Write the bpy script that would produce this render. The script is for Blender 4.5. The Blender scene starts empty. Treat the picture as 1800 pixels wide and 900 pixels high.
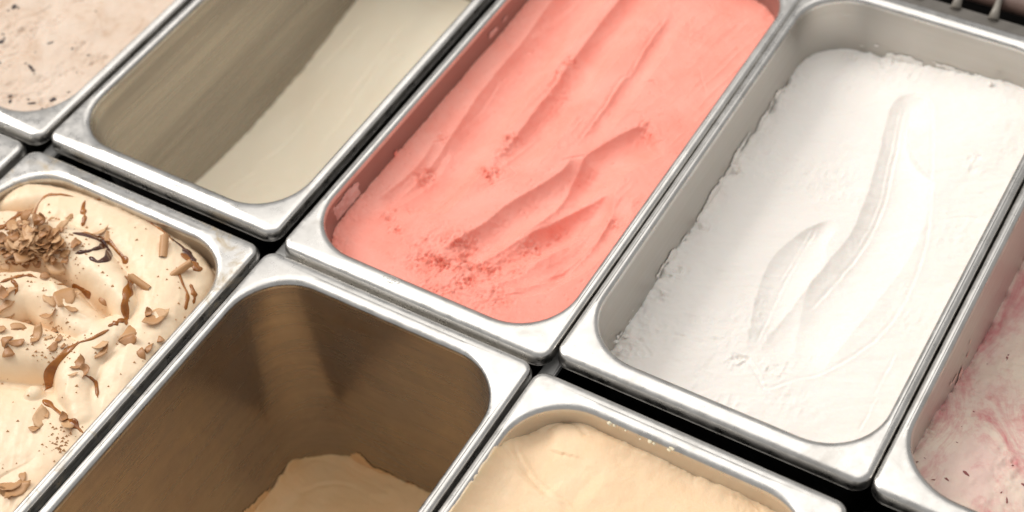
import bpy, bmesh, math, random
import numpy as np
from mathutils import Vector, Matrix

MM = 0.001
scene = bpy.context.scene
COL = scene.collection

# ------------------------------------------------------------------ camera
CAM_LOC = np.array([258.945, -395.492, 616.062])      # millimetres, rims lie at z = 0
CAM_ROT = (0.713781, 0.067930, 0.534719)
FPX = 2742.5
cam = bpy.data.cameras.new('camera'); cam_o = bpy.data.objects.new('camera', cam); COL.objects.link(cam_o)
cam_o.location = CAM_LOC * MM; cam_o.rotation_euler = CAM_ROT
cam.sensor_width = 36.0; cam.lens = FPX / 1800 * 36; cam.clip_start = 0.01; cam.clip_end = 50
cam.dof.use_dof = True; cam.dof.focus_distance = 0.775; cam.dof.aperture_fstop = 6.3
scene.camera = cam_o

# ------------------------------------------------------------------ world and lamps
world = bpy.data.worlds.new('World'); scene.world = world; world.use_nodes = True
bg = world.node_tree.nodes['Background']; bg.inputs[0].default_value = (0.985, 0.975, 0.965, 1); bg.inputs[1].default_value = 0.47
def area(name, loc, target, sx, sy, power, col):
    l = bpy.data.lights.new(name, 'AREA'); l.shape = 'RECTANGLE'; l.size = sx; l.size_y = sy; l.energy = power; l.color = col
    o = bpy.data.objects.new(name, l); COL.objects.link(o); o.location = loc
    o.rotation_euler = (Vector(target) - Vector(loc)).to_track_quat('-Z', 'Y').to_euler()
    return o
area('ceiling_lamp', (-0.28, 0.46, 0.95), (-0.28, 0.4599, 0.0), 1.12, 1.26, 7.4, (1.0, 0.96, 0.91))
area('side_fill', (-3.1, -0.1, 2.8), (-0.10, 0.05, 0.0), 1.9, 1.9, 104.0, (1.0, 0.95, 0.895))  # added unseen fill: extra light the rims don't mirror, shades grooves from the left
scene.view_settings.view_transform = 'Standard'; scene.view_settings.look = 'None'
scene.view_settings.exposure = 0.0; scene.view_settings.gamma = 1.0
scene.render.engine = 'CYCLES'
scene.cycles.max_bounces = 10; scene.cycles.glossy_bounces = 6; scene.cycles.diffuse_bounces = 5

# ------------------------------------------------------------------ helpers: pixels of the photograph to the plane z (mm)
def rotm(a):
    ax, ay, az = a
    cx, sx, cy, sy, cz, sz = math.cos(ax), math.sin(ax), math.cos(ay), math.sin(ay), math.cos(az), math.sin(az)
    return (np.array([[cz,-sz,0],[sz,cz,0],[0,0,1]]) @ np.array([[cy,0,sy],[0,1,0],[-sy,0,cy]]) @ np.array([[1,0,0],[0,cx,-sx],[0,sx,cx]]))
RC = rotm(CAM_ROT)
def at(u, v, z=0.0):
    d = RC @ np.array([(u - 900) / FPX, -(v - 450) / FPX, -1.0])
    t = (z - CAM_LOC[2]) / d[2]
    return CAM_LOC[:2] + d[:2] * t

# ------------------------------------------------------------------ helpers: noise and strokes on height fields
def _h(ix, iy, s):
    n = (ix.astype(np.int64) * 374761393 + iy.astype(np.int64) * 668265263 + s * 144664709) & 0xffffffff
    n = ((n ^ (n >> 13)) * 1274126177) & 0xffffffff
    return ((n ^ (n >> 16)) & 0xffff) / 32767.5 - 1.0
def vn(x, y, s=0):
    x0 = np.floor(x); y0 = np.floor(y); fx = x - x0; fy = y - y0
    fx = fx*fx*fx*(fx*(fx*6-15)+10); fy = fy*fy*fy*(fy*(fy*6-15)+10)
    a = _h(x0, y0, s); b = _h(x0+1, y0, s); c = _h(x0, y0+1, s); d = _h(x0+1, y0+1, s)
    return (a*(1-fx)+b*fx)*(1-fy) + (c*(1-fx)+d*fx)*fy
def fbm(x, y, size, octv=4, s=0, rough=0.5):
    r = 0; a = 1.0; f = 1.0/size
    for i in range(octv):
        r = r + a*vn(x*f + 17.3*i, y*f - 9.1*i, s+i); a *= rough; f *= 2.03
    return r
def ridged(x, y, size, octv=3, s=0):
    r = 0; a = 1.0; f = 1.0/size
    for i in range(octv):
        r = r + a*(1-np.abs(vn(x*f+5.1*i, y*f+3.7*i, s+i))*2); a *= 0.55; f *= 2.1
    return r
def sstep(a, b, x):
    t = np.clip((x-a)/(b-a), 0, 1); return t*t*(3-2*t)
def smooth(pts, n=6):
    P = [np.array(p, float) for p in pts]; P = [2*P[0]-P[1]] + P + [2*P[-1]-P[-2]]; out = []
    for i in range(1, len(P)-2):
        for k in range(n):
            t = k/n; a, b, c, d = P[i-1], P[i], P[i+1], P[i+2]
            out.append(0.5*((2*b)+(-a+c)*t+(2*a-5*b+4*c-d)*t*t+(-a+3*b-3*c+d)*t**3))
    out.append(P[-2]); return np.array(out)
def pxline(px, z, n=6): return smooth([at(u, v, z) for u, v in px], n)
def sdist(X, Y, L):
    """signed distance (positive to the left of travel) and position 0..1 along the line"""
    best = np.full(X.shape, 1e9); sg = np.zeros(X.shape); tt = np.zeros(X.shape)
    seg = np.diff(L, axis=0); ln = np.hypot(seg[:,0], seg[:,1]); cum = np.concatenate([[0], np.cumsum(ln)]); tot = cum[-1]
    for i in range(len(seg)):
        dx, dy = seg[i]; px = X-L[i,0]; py = Y-L[i,1]
        t = np.clip((px*dx+py*dy)/(ln[i]**2+1e-9), 0, 1)
        d = np.hypot(px-t*dx, py-t*dy); m = d < best
        best = np.where(m, d, best); sg = np.where(m, np.sign(dx*py-dy*px), sg); tt = np.where(m, (cum[i]+t*ln[i])/tot, tt)
    return best*sg, tt, best
def near(X, Y, L, m, fn):
    """evaluate fn only for the points within m of the line's box"""
    k = (X > L[:,0].min()-m) & (X < L[:,0].max()+m) & (Y > L[:,1].min()-m) & (Y < L[:,1].max()+m)
    out = np.zeros(X.shape)
    if k.any(): out[k] = fn(X[k], Y[k])
    return out
def groove(X, Y, L, A, w, w2, side=1, t0=0.12, t1=0.12):
    return near(X, Y, L, w2*4.5, lambda x, y: groove_(x, y, L, A, w, w2, side, t0, t1))
def scoop(X, Y, L, A, Wd, t0=0.06, t1=0.2, rnd=0.0, ex=0.62):
    def f(x, y):
        d, t, _ = sdist(x, y, L); d = d+0.3*fbm(x, y, 7, 3, 78); q = np.clip(d/(Wd*(0.35+0.65*sstep(0, rnd+1e-6, t))), 0, 1)
        return -A*np.sin(np.pi*q**ex)*sstep(0, t0, t)*(1-sstep(1-t1, 1, t))
    return near(X, Y, L, Wd*1.1, f)
def crack(X, Y, L, A, w, t0=0.1, t1=0.1, wob=0.3):
    return near(X, Y, L, w*5, lambda x, y: crack_(x, y, L, A, w, t0, t1, wob))
def groove_(X, Y, L, A, w, w2, side=1, t0=0.12, t1=0.12):
    d, t, _ = sdist(X, Y, L); d = d*side + 0.35*fbm(X, Y, 6, 3, 77)
    tp = sstep(0, t0, t)*(1-sstep(1-t1, 1, t)) if t1 > 0 else sstep(0, t0, t)
    return np.where(d > 0, -A*(1-np.exp(-np.maximum(d,0)/w))*np.exp(-np.maximum(d,0)/w2), 0)*tp
def crack_(X, Y, L, A, w, t0=0.1, t1=0.1, wob=0.3):
    d, t, _ = sdist(X, Y, L); d = d + wob*fbm(X, Y, 5, 3, 31)
    tp = sstep(0, t0, t)*(1-sstep(1-t1, 1, t))
    return A*(np.exp(-((d-0.9*w)/w)**2)*0.6 - np.exp(-(d/w)**2))*tp*(0.65+0.35*fbm(X, Y, 14, 2, 5))
def rough(X, Y, spots, z, s=0, size=3.2):
    m = np.zeros(X.shape)
    for (u, v, r, a) in spots:
        c = at(u, v, z); m = np.maximum(m, a*np.exp(-((X-c[0])**2+(Y-c[1])**2)/(r*r)))
    m = m*(0.55+0.6*fbm(X, Y, 9, 3, s+40)); m = np.clip(m, 0, None)
    return m*(ridged(X, Y, size, 3, s)-0.9), m

# ------------------------------------------------------------------ helpers: meshes and objects
def mesh_obj(name, verts, faces, mat, parent=None, smooth_=True):
    me = bpy.data.meshes.new(name)
    me.from_pydata([tuple(v) for v in verts], [], [tuple(f) for f in faces]); me.update()
    if smooth_: me.polygons.foreach_set('use_smooth', [True]*len(me.polygons))
    if mat: me.materials.append(mat)
    o = bpy.data.objects.new(name, me); COL.objects.link(o)
    if parent: o.parent = parent
    return o
def tag(o, label=None, cat=None, group=None, kind=None):
    if label: o['label'] = label
    if cat: o['category'] = cat
    if group: o['group'] = group
    if kind: o['kind'] = kind
    return o
def empty(name, loc, rz=0):
    o = bpy.data.objects.new(name, None); COL.objects.link(o); o.location = loc; o.rotation_euler = (0, 0, rz); o.empty_display_size = 0.02
    return o
def box(name, x0, x1, y0, y1, z0, z1, mat, parent=None, bev=0.0):
    bm = bmesh.new(); bmesh.ops.create_cube(bm, size=1.0)
    bmesh.ops.scale(bm, vec=((x1-x0)*MM, (y1-y0)*MM, (z1-z0)*MM), verts=bm.verts)
    bmesh.ops.translate(bm, vec=((x0+x1)/2*MM, (y0+y1)/2*MM, (z0+z1)/2*MM), verts=bm.verts)
    if bev: bmesh.ops.bevel(bm, geom=bm.edges[:], offset=bev*MM, segments=2, affect='EDGES')
    me = bpy.data.meshes.new(name); bm.to_mesh(me); bm.free(); me.materials.append(mat)
    o = bpy.data.objects.new(name, me); COL.objects.link(o)
    if parent: o.parent = parent
    return o

# ------------------------------------------------------------------ materials
class NT:
    def __init__(s, name):
        s.m = bpy.data.materials.new(name); s.m.use_nodes = True; s.t = s.m.node_tree; s.p = s.t.nodes['Principled BSDF']
    def n(s, typ, **kw):
        o = s.t.nodes.new(typ)
        for k, v in kw.items():
            if k in o.inputs.keys(): o.inputs[k].default_value = v
            else: setattr(o, k, v)
        return o
    def l(s, a, b): s.t.links.new(a, b)
    def coord(s, scale=(1,1,1)):
        tc = s.n('ShaderNodeTexCoord'); mp = s.n('ShaderNodeMapping'); mp.inputs['Scale'].default_value = scale
        s.l(tc.outputs['Object'], mp.inputs['Vector']); return mp.outputs[0]
    def noise(s, vec, scale, detail=4, rough=0.55, dist=0.0):
        o = s.n('ShaderNodeTexNoise'); o.inputs['Scale'].default_value = scale; o.inputs['Detail'].default_value = detail
        o.inputs['Roughness'].default_value = rough; o.inputs['Distortion'].default_value = dist; s.l(vec, o.inputs['Vector']); return o.outputs['Fac']
    def ramp(s, fac, a, b, va=0.0, vb=1.0):
        o = s.n('ShaderNodeMapRange'); o.inputs[1].default_value = a; o.inputs[2].default_value = b; o.inputs[3].default_value = va; o.inputs[4].default_value = vb
        s.l(fac, o.inputs[0]); return o.outputs[0]
    def mix(s, fac, a, b):
        o = s.n('ShaderNodeMix', data_type='RGBA')
        if hasattr(fac, 'links'): s.l(fac, o.inputs[0])
        else: o.inputs[0].default_value = fac
        for x, i in ((a, 6), (b, 7)):
            if hasattr(x, 'links'): s.l(x, o.inputs[i])
            else: o.inputs[i].default_value = (*x, 1)
        return o.outputs[2]
    def math(s, op, a, b=None):
        o = s.n('ShaderNodeMath', operation=op)
        for x, i in ((a, 0), (b, 1)):
            if x is None: continue
            if hasattr(x, 'links'): s.l(x, o.inputs[i])
            else: o.inputs[i].default_value = x
        return o.outputs[0]
    def bump(s, h, strength, dist, prev=None):
        o = s.n('ShaderNodeBump'); o.inputs['Strength'].default_value = strength; o.inputs['Distance'].default_value = dist
        s.l(h, o.inputs['Height'])
        if prev is not None: s.l(prev, o.inputs['Normal'])
        return o.outputs[0]

def steel_rim(name='brushed_steel_rim', stain=None):
    k = NT(name); v = k.n('ShaderNodeNewGeometry').outputs['Position']
    k.p.inputs['Metallic'].default_value = 1.0
    c = k.mix(k.ramp(k.noise(v, 60, 5, 0.6), 0.3, 0.75), (0.66, 0.645, 0.62), (0.52, 0.505, 0.48))
    sc = k.noise(k.coord((30, 1400, 30)), 1.0, 3, 0.6); sp = k.noise(v, 900, 2, 0.6)
    c = k.mix(k.ramp(sp, 0.66, 0.74, 0, 0.5), c, (0.36, 0.34, 0.31))
    c = k.mix(k.ramp(k.noise(v, 38, 5, 0.65, 0.8), 0.56, 0.76, 0, 0.6), c, (0.38, 0.355, 0.32))     # smudges
    if stain:
        f = k.ramp(k.noise(v, 55, 6, 0.7, 0.6), 0.53, 0.68, 0, 0.75); c = k.mix(f, c, stain); k.l(k.ramp(f, 0, 0.75, 1.0, 0.35), k.p.inputs['Metallic'])
    k.l(c, k.p.inputs['Base Color'])
    k.l(k.ramp(k.noise(v, 130, 4, 0.65), 0.3, 0.75, 0.22, 0.44), k.p.inputs['Roughness'])
    k.l(k.bump(sp, 0.05, 0.0003, k.bump(sc, 0.02, 0.0002)), k.p.inputs['Normal'])
    return k.m
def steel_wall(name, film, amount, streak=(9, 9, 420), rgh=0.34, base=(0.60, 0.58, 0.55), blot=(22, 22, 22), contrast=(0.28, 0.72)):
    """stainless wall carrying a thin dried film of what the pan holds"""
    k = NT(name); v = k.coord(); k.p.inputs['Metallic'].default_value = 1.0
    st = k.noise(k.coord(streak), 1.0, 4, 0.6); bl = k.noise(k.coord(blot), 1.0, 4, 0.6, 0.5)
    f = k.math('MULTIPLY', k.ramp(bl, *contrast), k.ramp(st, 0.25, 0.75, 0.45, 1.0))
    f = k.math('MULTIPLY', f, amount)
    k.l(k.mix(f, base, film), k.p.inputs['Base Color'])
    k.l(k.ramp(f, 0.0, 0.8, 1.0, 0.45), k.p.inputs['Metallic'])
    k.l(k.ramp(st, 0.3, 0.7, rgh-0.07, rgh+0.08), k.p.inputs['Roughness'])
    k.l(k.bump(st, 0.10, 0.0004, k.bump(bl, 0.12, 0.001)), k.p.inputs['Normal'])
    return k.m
def cream(name, base, alt, sss=0.25, rgh=0.5, var=25.0, bumpd=0.0006, bstr=0.35, specks=None, fine=700):
    k = NT(name); v = k.coord()
    n1 = k.noise(v, var, 5, 0.6, 0.6); n2 = k.noise(v, fine, 4, 0.7); n3 = k.noise(v, fine/5, 4, 0.6)
    c = k.mix(k.ramp(n1, 0.35, 0.72), base, alt)
    if specks is not None:
        c = k.mix(k.ramp(k.noise(v, 330, 3, 0.6), 0.68, 0.76, 0, 0.7), c, specks)  # randomly scattered specks of a second colour
    k.l(c, k.p.inputs['Base Color'])
    k.p.inputs['Subsurface Weight'].default_value = sss; k.p.inputs['Subsurface Radius'].default_value = (1.0, 0.6, 0.45); k.p.inputs['Subsurface Scale'].default_value = 0.0022
    k.l(k.ramp(n3, 0.3, 0.7, rgh-0.08, rgh+0.12), k.p.inputs['Roughness'])
    k.p.inputs['Specular IOR Level'].default_value = 0.35
    k.l(k.bump(n2, bstr, bumpd, k.bump(n3, bstr*0.8, bumpd*2)), k.p.inputs['Normal'])
    return k
def plain(name, col, rgh=0.5, metal=0.0, var=0.25, scale=80):
    k = NT(name); v = k.coord(); n = k.noise(v, scale, 4, 0.6)
    d = tuple(c*(1-var) for c in col)
    k.l(k.mix(k.ramp(n, 0.3, 0.7), col, d), k.p.inputs['Base Color'])
    k.p.inputs['Metallic'].default_value = metal; k.l(k.ramp(n, 0.3, 0.7, rgh*0.85, rgh*1.15), k.p.inputs['Roughness'])
    k.l(k.bump(n, 0.15, 0.0005), k.p.inputs['Normal'])
    return k.m

M_RIM = steel_rim(); M_RIM2 = steel_rim('stained_steel_rim', (0.36, 0.25, 0.10))
M_OUT = plain('outer_steel', (0.30, 0.29, 0.28), 0.4, 1.0)
M_DARK = plain('black_well_lining', (0.012, 0.011, 0.010), 0.6)
M_RAIL = plain('support_bar_metal', (0.75, 0.74, 0.72), 0.45, 0.2)

# ------------------------------------------------------------------ the cabinet well (setting)
XL, XR, YF, YB, ZB = -690, 520, -375, 420, -176
tag(box('cabinet_floor', XL, XR, YF, YB, ZB-12, ZB, M_DARK), kind='structure')
tag(box('cabinet_wall_back', XL, XR, YB+0.5, YB+12, ZB-12, -2, M_DARK), kind='structure')
tag(box('cabinet_wall_front', XL, XR, YF-12, YF-0.5, ZB-12, -10, M_DARK), kind='structure')
tag(box('cabinet_wall_left', XL-12, XL-0.5, YF-12, YB+12, ZB-12, -10, M_DARK), kind='structure')
tag(box('cabinet_wall_right', XR+0.5, XR+12, YF-12, YB+12, ZB-12, -10, M_DARK), kind='structure')

# ------------------------------------------------------------------ pans
W, L, DEP = 165.0, 330.0, 174.0
SIDE, END, RI, RO = 6.4, 13.2, 32.0, 8.5
TAPER = 0.055
def rloop(hx, hy, r, z, nc=12):
    out = []
    for (cx, cy, a0) in ((hx-r, hy-r, 0), (-hx+r, hy-r, 90), (-hx+r, -hy+r, 180), (hx-r, -hy+r, 270)):
        for k in range(nc+1):
            a = math.radians(a0 + 90*k/nc); out.append((cx+r*math.cos(a), cy+r*math.sin(a), z))
    return out
def outer(d, z, dx=None): return rloop(W/2-(d if dx is None else dx), L/2-d, max(RO-d*0.8, 1.5), z)
def inner(e, z): return rloop(W/2-SIDE+e, L/2-END+e, RI+e, z)
def wall(z, off=0.0):
    s = TAPER*(-z-3) ; return rloop(W/2-SIDE-s+off, L/2-END-s+off, RI-0.4*s+off, z)
def loft(loops, cap0=False, cap1=False):
    n = len(loops[0]); V = []; F = []
    for lp in loops: V += [(x*MM, y*MM, z*MM) for x, y, z in lp]
    for i in range(len(loops)-1):
        for k in range(n):
            a = i*n+k; b = i*n+(k+1) % n
            F.append((a, b, b+n, a+n))
    if cap0: F.append(tuple(range(n))[::-1])
    if cap1: F.append(tuple(range((len(loops)-1)*n, len(loops)*n)))
    return V, F
rim_loops = [wall(-7.4, 1.4)]
for d, z, dx in ((1.2, -7.4, 1.0), (0.2, -8.0, 0.1), (-0.3, -7.6, -0.1), (-0.3, -7.0, -0.1), (0.15, -6.7, 0.1), (0.1, -6.4, 0.05)): rim_loops.append(outer(d, z, dx))
for a in (15, 27, 40, 52, 64, 76, 90):                      # rolled outer edge: wide on the ends, tight on the long sides
    t = math.radians(a); rim_loops.append(outer(1.5+5.2*(1-math.cos(t)), -2.9+2.6*math.sin(t), 0.1+3.0*(1-math.cos(t))))
rim_loops.append([(x, y, 0.0) for x, y, z in rloop(W/2-SIDE+3.25, L/2-END+6.0, RI+3.2, 0)])
for a in (14, 28, 42, 56, 70, 82, 90):
    t = math.radians(a); rim_loops.append([(x, y, -2.9*(1-math.cos(t))) for x, y, z in rloop(W/2-SIDE+3.0*(1-math.sin(t)), L/2-END+5.2*(1-math.sin(t)), RI+3.0*(1-math.sin(t)), 0)])
rim_loops.append(wall(-4.2))
RIM_V, RIM_F = loft(rim_loops)
bas = [wall(-4.2)]
for z in (-8, -14, -22, -34, -50, -70, -95, -120, -145): bas.append(wall(z))
for a in (20, 40, 60, 80, 90):
    t = math.radians(a); r = 16; bas.append([(x, y, -DEP+1.5+r*(1-math.sin(t)) ) for x, y, z in wall(-DEP+1.5+r, -r*(1-math.cos(t)))])
BAS_V, BAS_F = loft(bas, cap1=True)
ou = [wall(-7.3, 1.5)]
for z in (-20, -60, -110, -150): ou.append(wall(z, 1.5))
for a in (30, 60, 90):
    t = math.radians(a); r = 16; ou.append([(x, y, -DEP+r*(1-math.sin(t))) for x, y, z in wall(-DEP+r, 1.5-r*(1-math.cos(t)))])
OUT_V, OUT_F = loft(ou, cap1=True)
def shared(name, V, F):
    me = bpy.data.meshes.new(name); me.from_pydata(V, [], F); me.polygons.foreach_set('use_smooth', [True]*len(F)); me.update(); return me
ME_RIM = shared('rim', RIM_V, RIM_F); ME_RIM.materials.append(M_RIM)
ME_OUT = shared('outer_shell', OUT_V, OUT_F); ME_OUT.materials.append(M_OUT)
ME_RIM2 = shared('rim', RIM_V, RIM_F); ME_RIM2.materials.append(M_RIM2)
class Pan: pass
def make_pan(label, x0, yf, rot, film, amount, wmat=None, zoff=0.0, rim=None, **kw):
    p = Pan(); p.cx = x0+W/2; p.cy = yf+L/2; p.rot = math.radians(rot); p.z = zoff
    r = empty('gelato_pan', (p.cx*MM, p.cy*MM, zoff*MM), p.rot); p.root = r
    tag(r, label, 'pan', 'steel pans in the cabinet')
    o = bpy.data.objects.new('rim', rim or ME_RIM); COL.objects.link(o); o.parent = r; p.rim = o
    o = bpy.data.objects.new('outer_shell', ME_OUT); COL.objects.link(o); o.parent = r
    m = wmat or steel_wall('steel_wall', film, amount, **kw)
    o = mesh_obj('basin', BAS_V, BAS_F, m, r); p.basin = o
    return p
YFB = -1.4
P1 = make_pan('steel pan of pale gelato with dark chips, at the top left corner', -340.6-W, -6.6, 0.2, (0.55, 0.45, 0.36), 0.3)
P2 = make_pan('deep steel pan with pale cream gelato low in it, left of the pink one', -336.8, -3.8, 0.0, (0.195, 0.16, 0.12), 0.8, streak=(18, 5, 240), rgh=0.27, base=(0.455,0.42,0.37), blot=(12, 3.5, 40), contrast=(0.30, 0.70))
P3 = make_pan('steel pan filled with pink gelato', -165.1, -8.3, -0.15, (0.30, 0.115, 0.09), 0.6, base=(0.34,0.28,0.26))
P4 = make_pan('steel pan of bright white gelato', 0.15, -2.7, 0.15, (0.46, 0.42, 0.36), 0.6, base=(0.50, 0.48, 0.45))
P5 = make_pan('steel pan of berry streaked gelato at the right edge', 165.9, -2.6, 0.1, (0.58, 0.42, 0.37), 0.5)
F0 = make_pan('steel pan of which only a rim corner shows at the left edge', -343.5-W, -9.2-L, 0.0, (0.5, 0.45, 0.4), 0.3)
F1 = make_pan('steel pan heaped with gelato, sauce and chocolate shavings', -338.2, -10.0-L, 0.0, (0.30, 0.17, 0.06), 0.8, rim=ME_RIM2, base=(0.45, 0.42, 0.38))
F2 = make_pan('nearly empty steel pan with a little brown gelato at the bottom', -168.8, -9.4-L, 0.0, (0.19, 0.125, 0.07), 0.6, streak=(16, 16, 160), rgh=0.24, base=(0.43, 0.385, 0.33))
F3 = make_pan('steel pan of peach coloured gelato below the white one', -2.2, -11.3-L, -0.25, (0.58, 0.47, 0.32), 0.55)
F4 = make_pan('steel pan of which only a sliver of rim shows at the bottom right', 166.8, -10.6-L, 0.2, (0.5, 0.45, 0.4), 0.3)

# ------------------------------------------------------------------ gelato bodies
def gelato(name, pan, zf, mat, label, step=0.8, over=0.7, edge=0.6, zb=None, torn_shade=None):
    """closed body filling the pan up to a height field zf(X, Y) in world millimetres"""
    z0 = float(np.mean(zf(np.array([pan.cx]), np.array([pan.cy]))))
    nx = int(W/step); ny = int(L/step)
    s = np.linspace(-1, 1, nx); t = np.linspace(-1, 1, ny); S, T = np.meshgrid(s, t)
    c, sn = math.cos(pan.rot), math.sin(pan.rot)
    def lay(z):
        sh = TAPER*(-z-3); hx = W/2-SIDE-sh+over; hy = L/2-END-sh+over; r = RI-0.4*sh+over
        y = T*hy; e = np.clip(np.abs(y)-(hy-r), 0, r)
        w = hx-r+np.sqrt(np.maximum(r*r-e*e, 0)); return S*w, y
    z = np.full(S.shape, z0)
    x, y = lay(z); X = pan.cx+c*x-sn*y; Y = pan.cy+sn*x+c*y
    zc = zf(X[::6,::6], Y[::6,::6])                      # coarse first pass: the walls taper with depth
    zc = np.array([np.interp(s, s[::6], row) for row in zc]); z = np.array([np.interp(t, t[::6], col) for col in zc.T]).T
    x, y = lay(z); X = pan.cx+c*x-sn*y; Y = pan.cy+sn*x+c*y; z = zf(X, Y)
    dE = np.minimum((1-np.abs(S))*W/2, (1-np.abs(T))*L/2)
    z = z + edge*np.exp(-dE/2.0)*fbm(X, Y, 5, 3, 3)
    z = np.minimum(z, 16.0)
    V = np.stack([x, y, z-pan.z], -1).reshape(-1, 3)*MM
    idx = np.arange(nx*ny).reshape(ny, nx)
    F = np.stack([idx[:-1,:-1], idx[:-1,1:], idx[1:,1:], idx[1:,:-1]], -1).reshape(-1, 4)
    ring = np.concatenate([idx[0,:], idx[1:,-1], idx[-1,-2::-1], idx[-2:0:-1,0]])
    nv = len(V); zbot = -DEP+3 if zb is None else zb
    rv = V[ring]; k1 = rv*[1,1,1]; k1[:,0] *= 0.985; k1[:,1] *= 0.992; k1[:,2] -= 3*MM
    sc = 1-TAPER*((-zbot+k1[:,2:3]/MM))/(W/2)*1.0
    k2 = k1.copy(); k2[:,0] *= 0.80; k2[:,1] *= 0.90; k2[:,2] = zbot*MM
    V = np.concatenate([V, k1, k2]); m = len(ring); a = np.arange(m); b = (a+1) % m
    F2_ = np.stack([ring[b], ring[a], nv+a, nv+b], -1); F3_ = np.stack([nv+b, nv+a, nv+m+a, nv+m+b], -1)
    Fq = np.concatenate([F, F2_, F3_])
    me = bpy.data.meshes.new(name)
    me.vertices.add(len(V)); me.vertices.foreach_set('co', V.ravel())
    ncap = m
    me.loops.add(len(Fq)*4+ncap); me.loops.foreach_set('vertex_index', np.concatenate([Fq.ravel(), (nv+m+a)[::-1]]).astype(np.int32))
    me.polygons.add(len(Fq)+1)
    me.polygons.foreach_set('loop_start', np.concatenate([np.arange(len(Fq))*4, [len(Fq)*4]]).astype(np.int32))
    me.update(calc_edges=True); me.validate()
    me.polygons.foreach_set('use_smooth', np.ones(len(me.polygons), bool))
    if torn_shade is not None:                                 # crumbly open patches, reddened by the shade of their depth put into the colour
        tv = np.zeros(len(V)); tv[:nx*ny] = np.clip(torn_shade(X, Y), 0, 1).ravel()
        at_ = me.attributes.new('torn_shade', 'FLOAT', 'POINT'); at_.data.foreach_set('value', tv)
    me.materials.append(mat)
    o = bpy.data.objects.new(name, me); COL.objects.link(o); o.location = (pan.cx*MM, pan.cy*MM, pan.z*MM); o.rotation_euler = (0, 0, pan.rot)
    tag(o, label, 'gelato')
    return o
def field(zf, pan, step=0.6):
    """tabulated height field for quick look-ups"""
    gx = np.arange(pan.cx-W/2-4, pan.cx+W/2+4, step); gy = np.arange(pan.cy-L/2-4, pan.cy+L/2+4, step)
    GX, GY = np.meshgrid(gx, gy); Z = zf(GX, GY)
    def f(X, Y):
        a = np.clip((np.asarray(X)-gx[0])/step, 0, len(gx)-1.01); b = np.clip((np.asarray(Y)-gy[0])/step, 0, len(gy)-1.01)
        i = a.astype(int); j = b.astype(int); a = a-i; b = b-j
        return (Z[j,i]*(1-a)+Z[j,i+1]*a)*(1-b) + (Z[j+1,i]*(1-a)+Z[j+1,i+1]*a)*b
    return f
def onsurf(u, v, zf, z=0.0):
    """first point of the height field met along the line of sight through a pixel of the photograph"""
    zs = np.linspace(16, -80, 481); d = RC @ np.array([(u - 900) / FPX, -(v - 450) / FPX, -1.0])
    t = (zs-CAM_LOC[2])/d[2]; X = CAM_LOC[0]+d[0]*t; Y = CAM_LOC[1]+d[1]*t; hz = zf(X, Y)
    i = int(np.argmax(hz >= zs)); return np.array([X[i], Y[i], float(hz[i])])

# ---- pink
ZP = -19.0
G = lambda px: pxline(px, ZP)
pink_g = [(G([(1045,-80),(975,-5),(920,70),(850,155),(792,238),(737,310),(688,360),(690,400)]), 4.2, 30, 0.05, 0.2),
          (G([(1150,-75),(1087,0),(1033,70),(1002,110),(960,170),(905,240),(868,282),(850,310)]), 3.4, 24, 0.05, 0.2),
          (G([(1150,215),(1120,224),(1083,241),(1036,268),(1018,290),(1005,311),(985,350),(930,400),(880,430)]), 3.6, 27, 0.08, 0.25),
          (G([(1012,268),(985,300),(930,335),(895,355),(845,395),(795,425),(770,440)]), 3.6, 24, 0.12, 0.15),
          (G([(1190,5),(1155,55),(1120,108),(1095,145),(1050,205),(1005,262)]), 1.3, 13, 0.2, 0.2),
          (G([(1080,330),(1020,352),(962,388),(915,415),(850,452),(800,460)]), 3.0, 20, 0.1, 0.2),
          (G([(870,510),(930,500),(985,486),(1030,447),(1068,392),(1077,350)]), 2.0, 16, 0.15, 0.15),
          (G([(1075,345),(1078,372),(1050,420),(1000,465),(940,490)]), 1.2, 10, 0.15, 0.2),
          (G([(905,525),(975,508),(1020,470)]), 1.0, 10, 0.2, 0.2), (G([(770,235),(735,290),(690,330),(650,360)]), 1.6, 12, .2, .2)]
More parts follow.
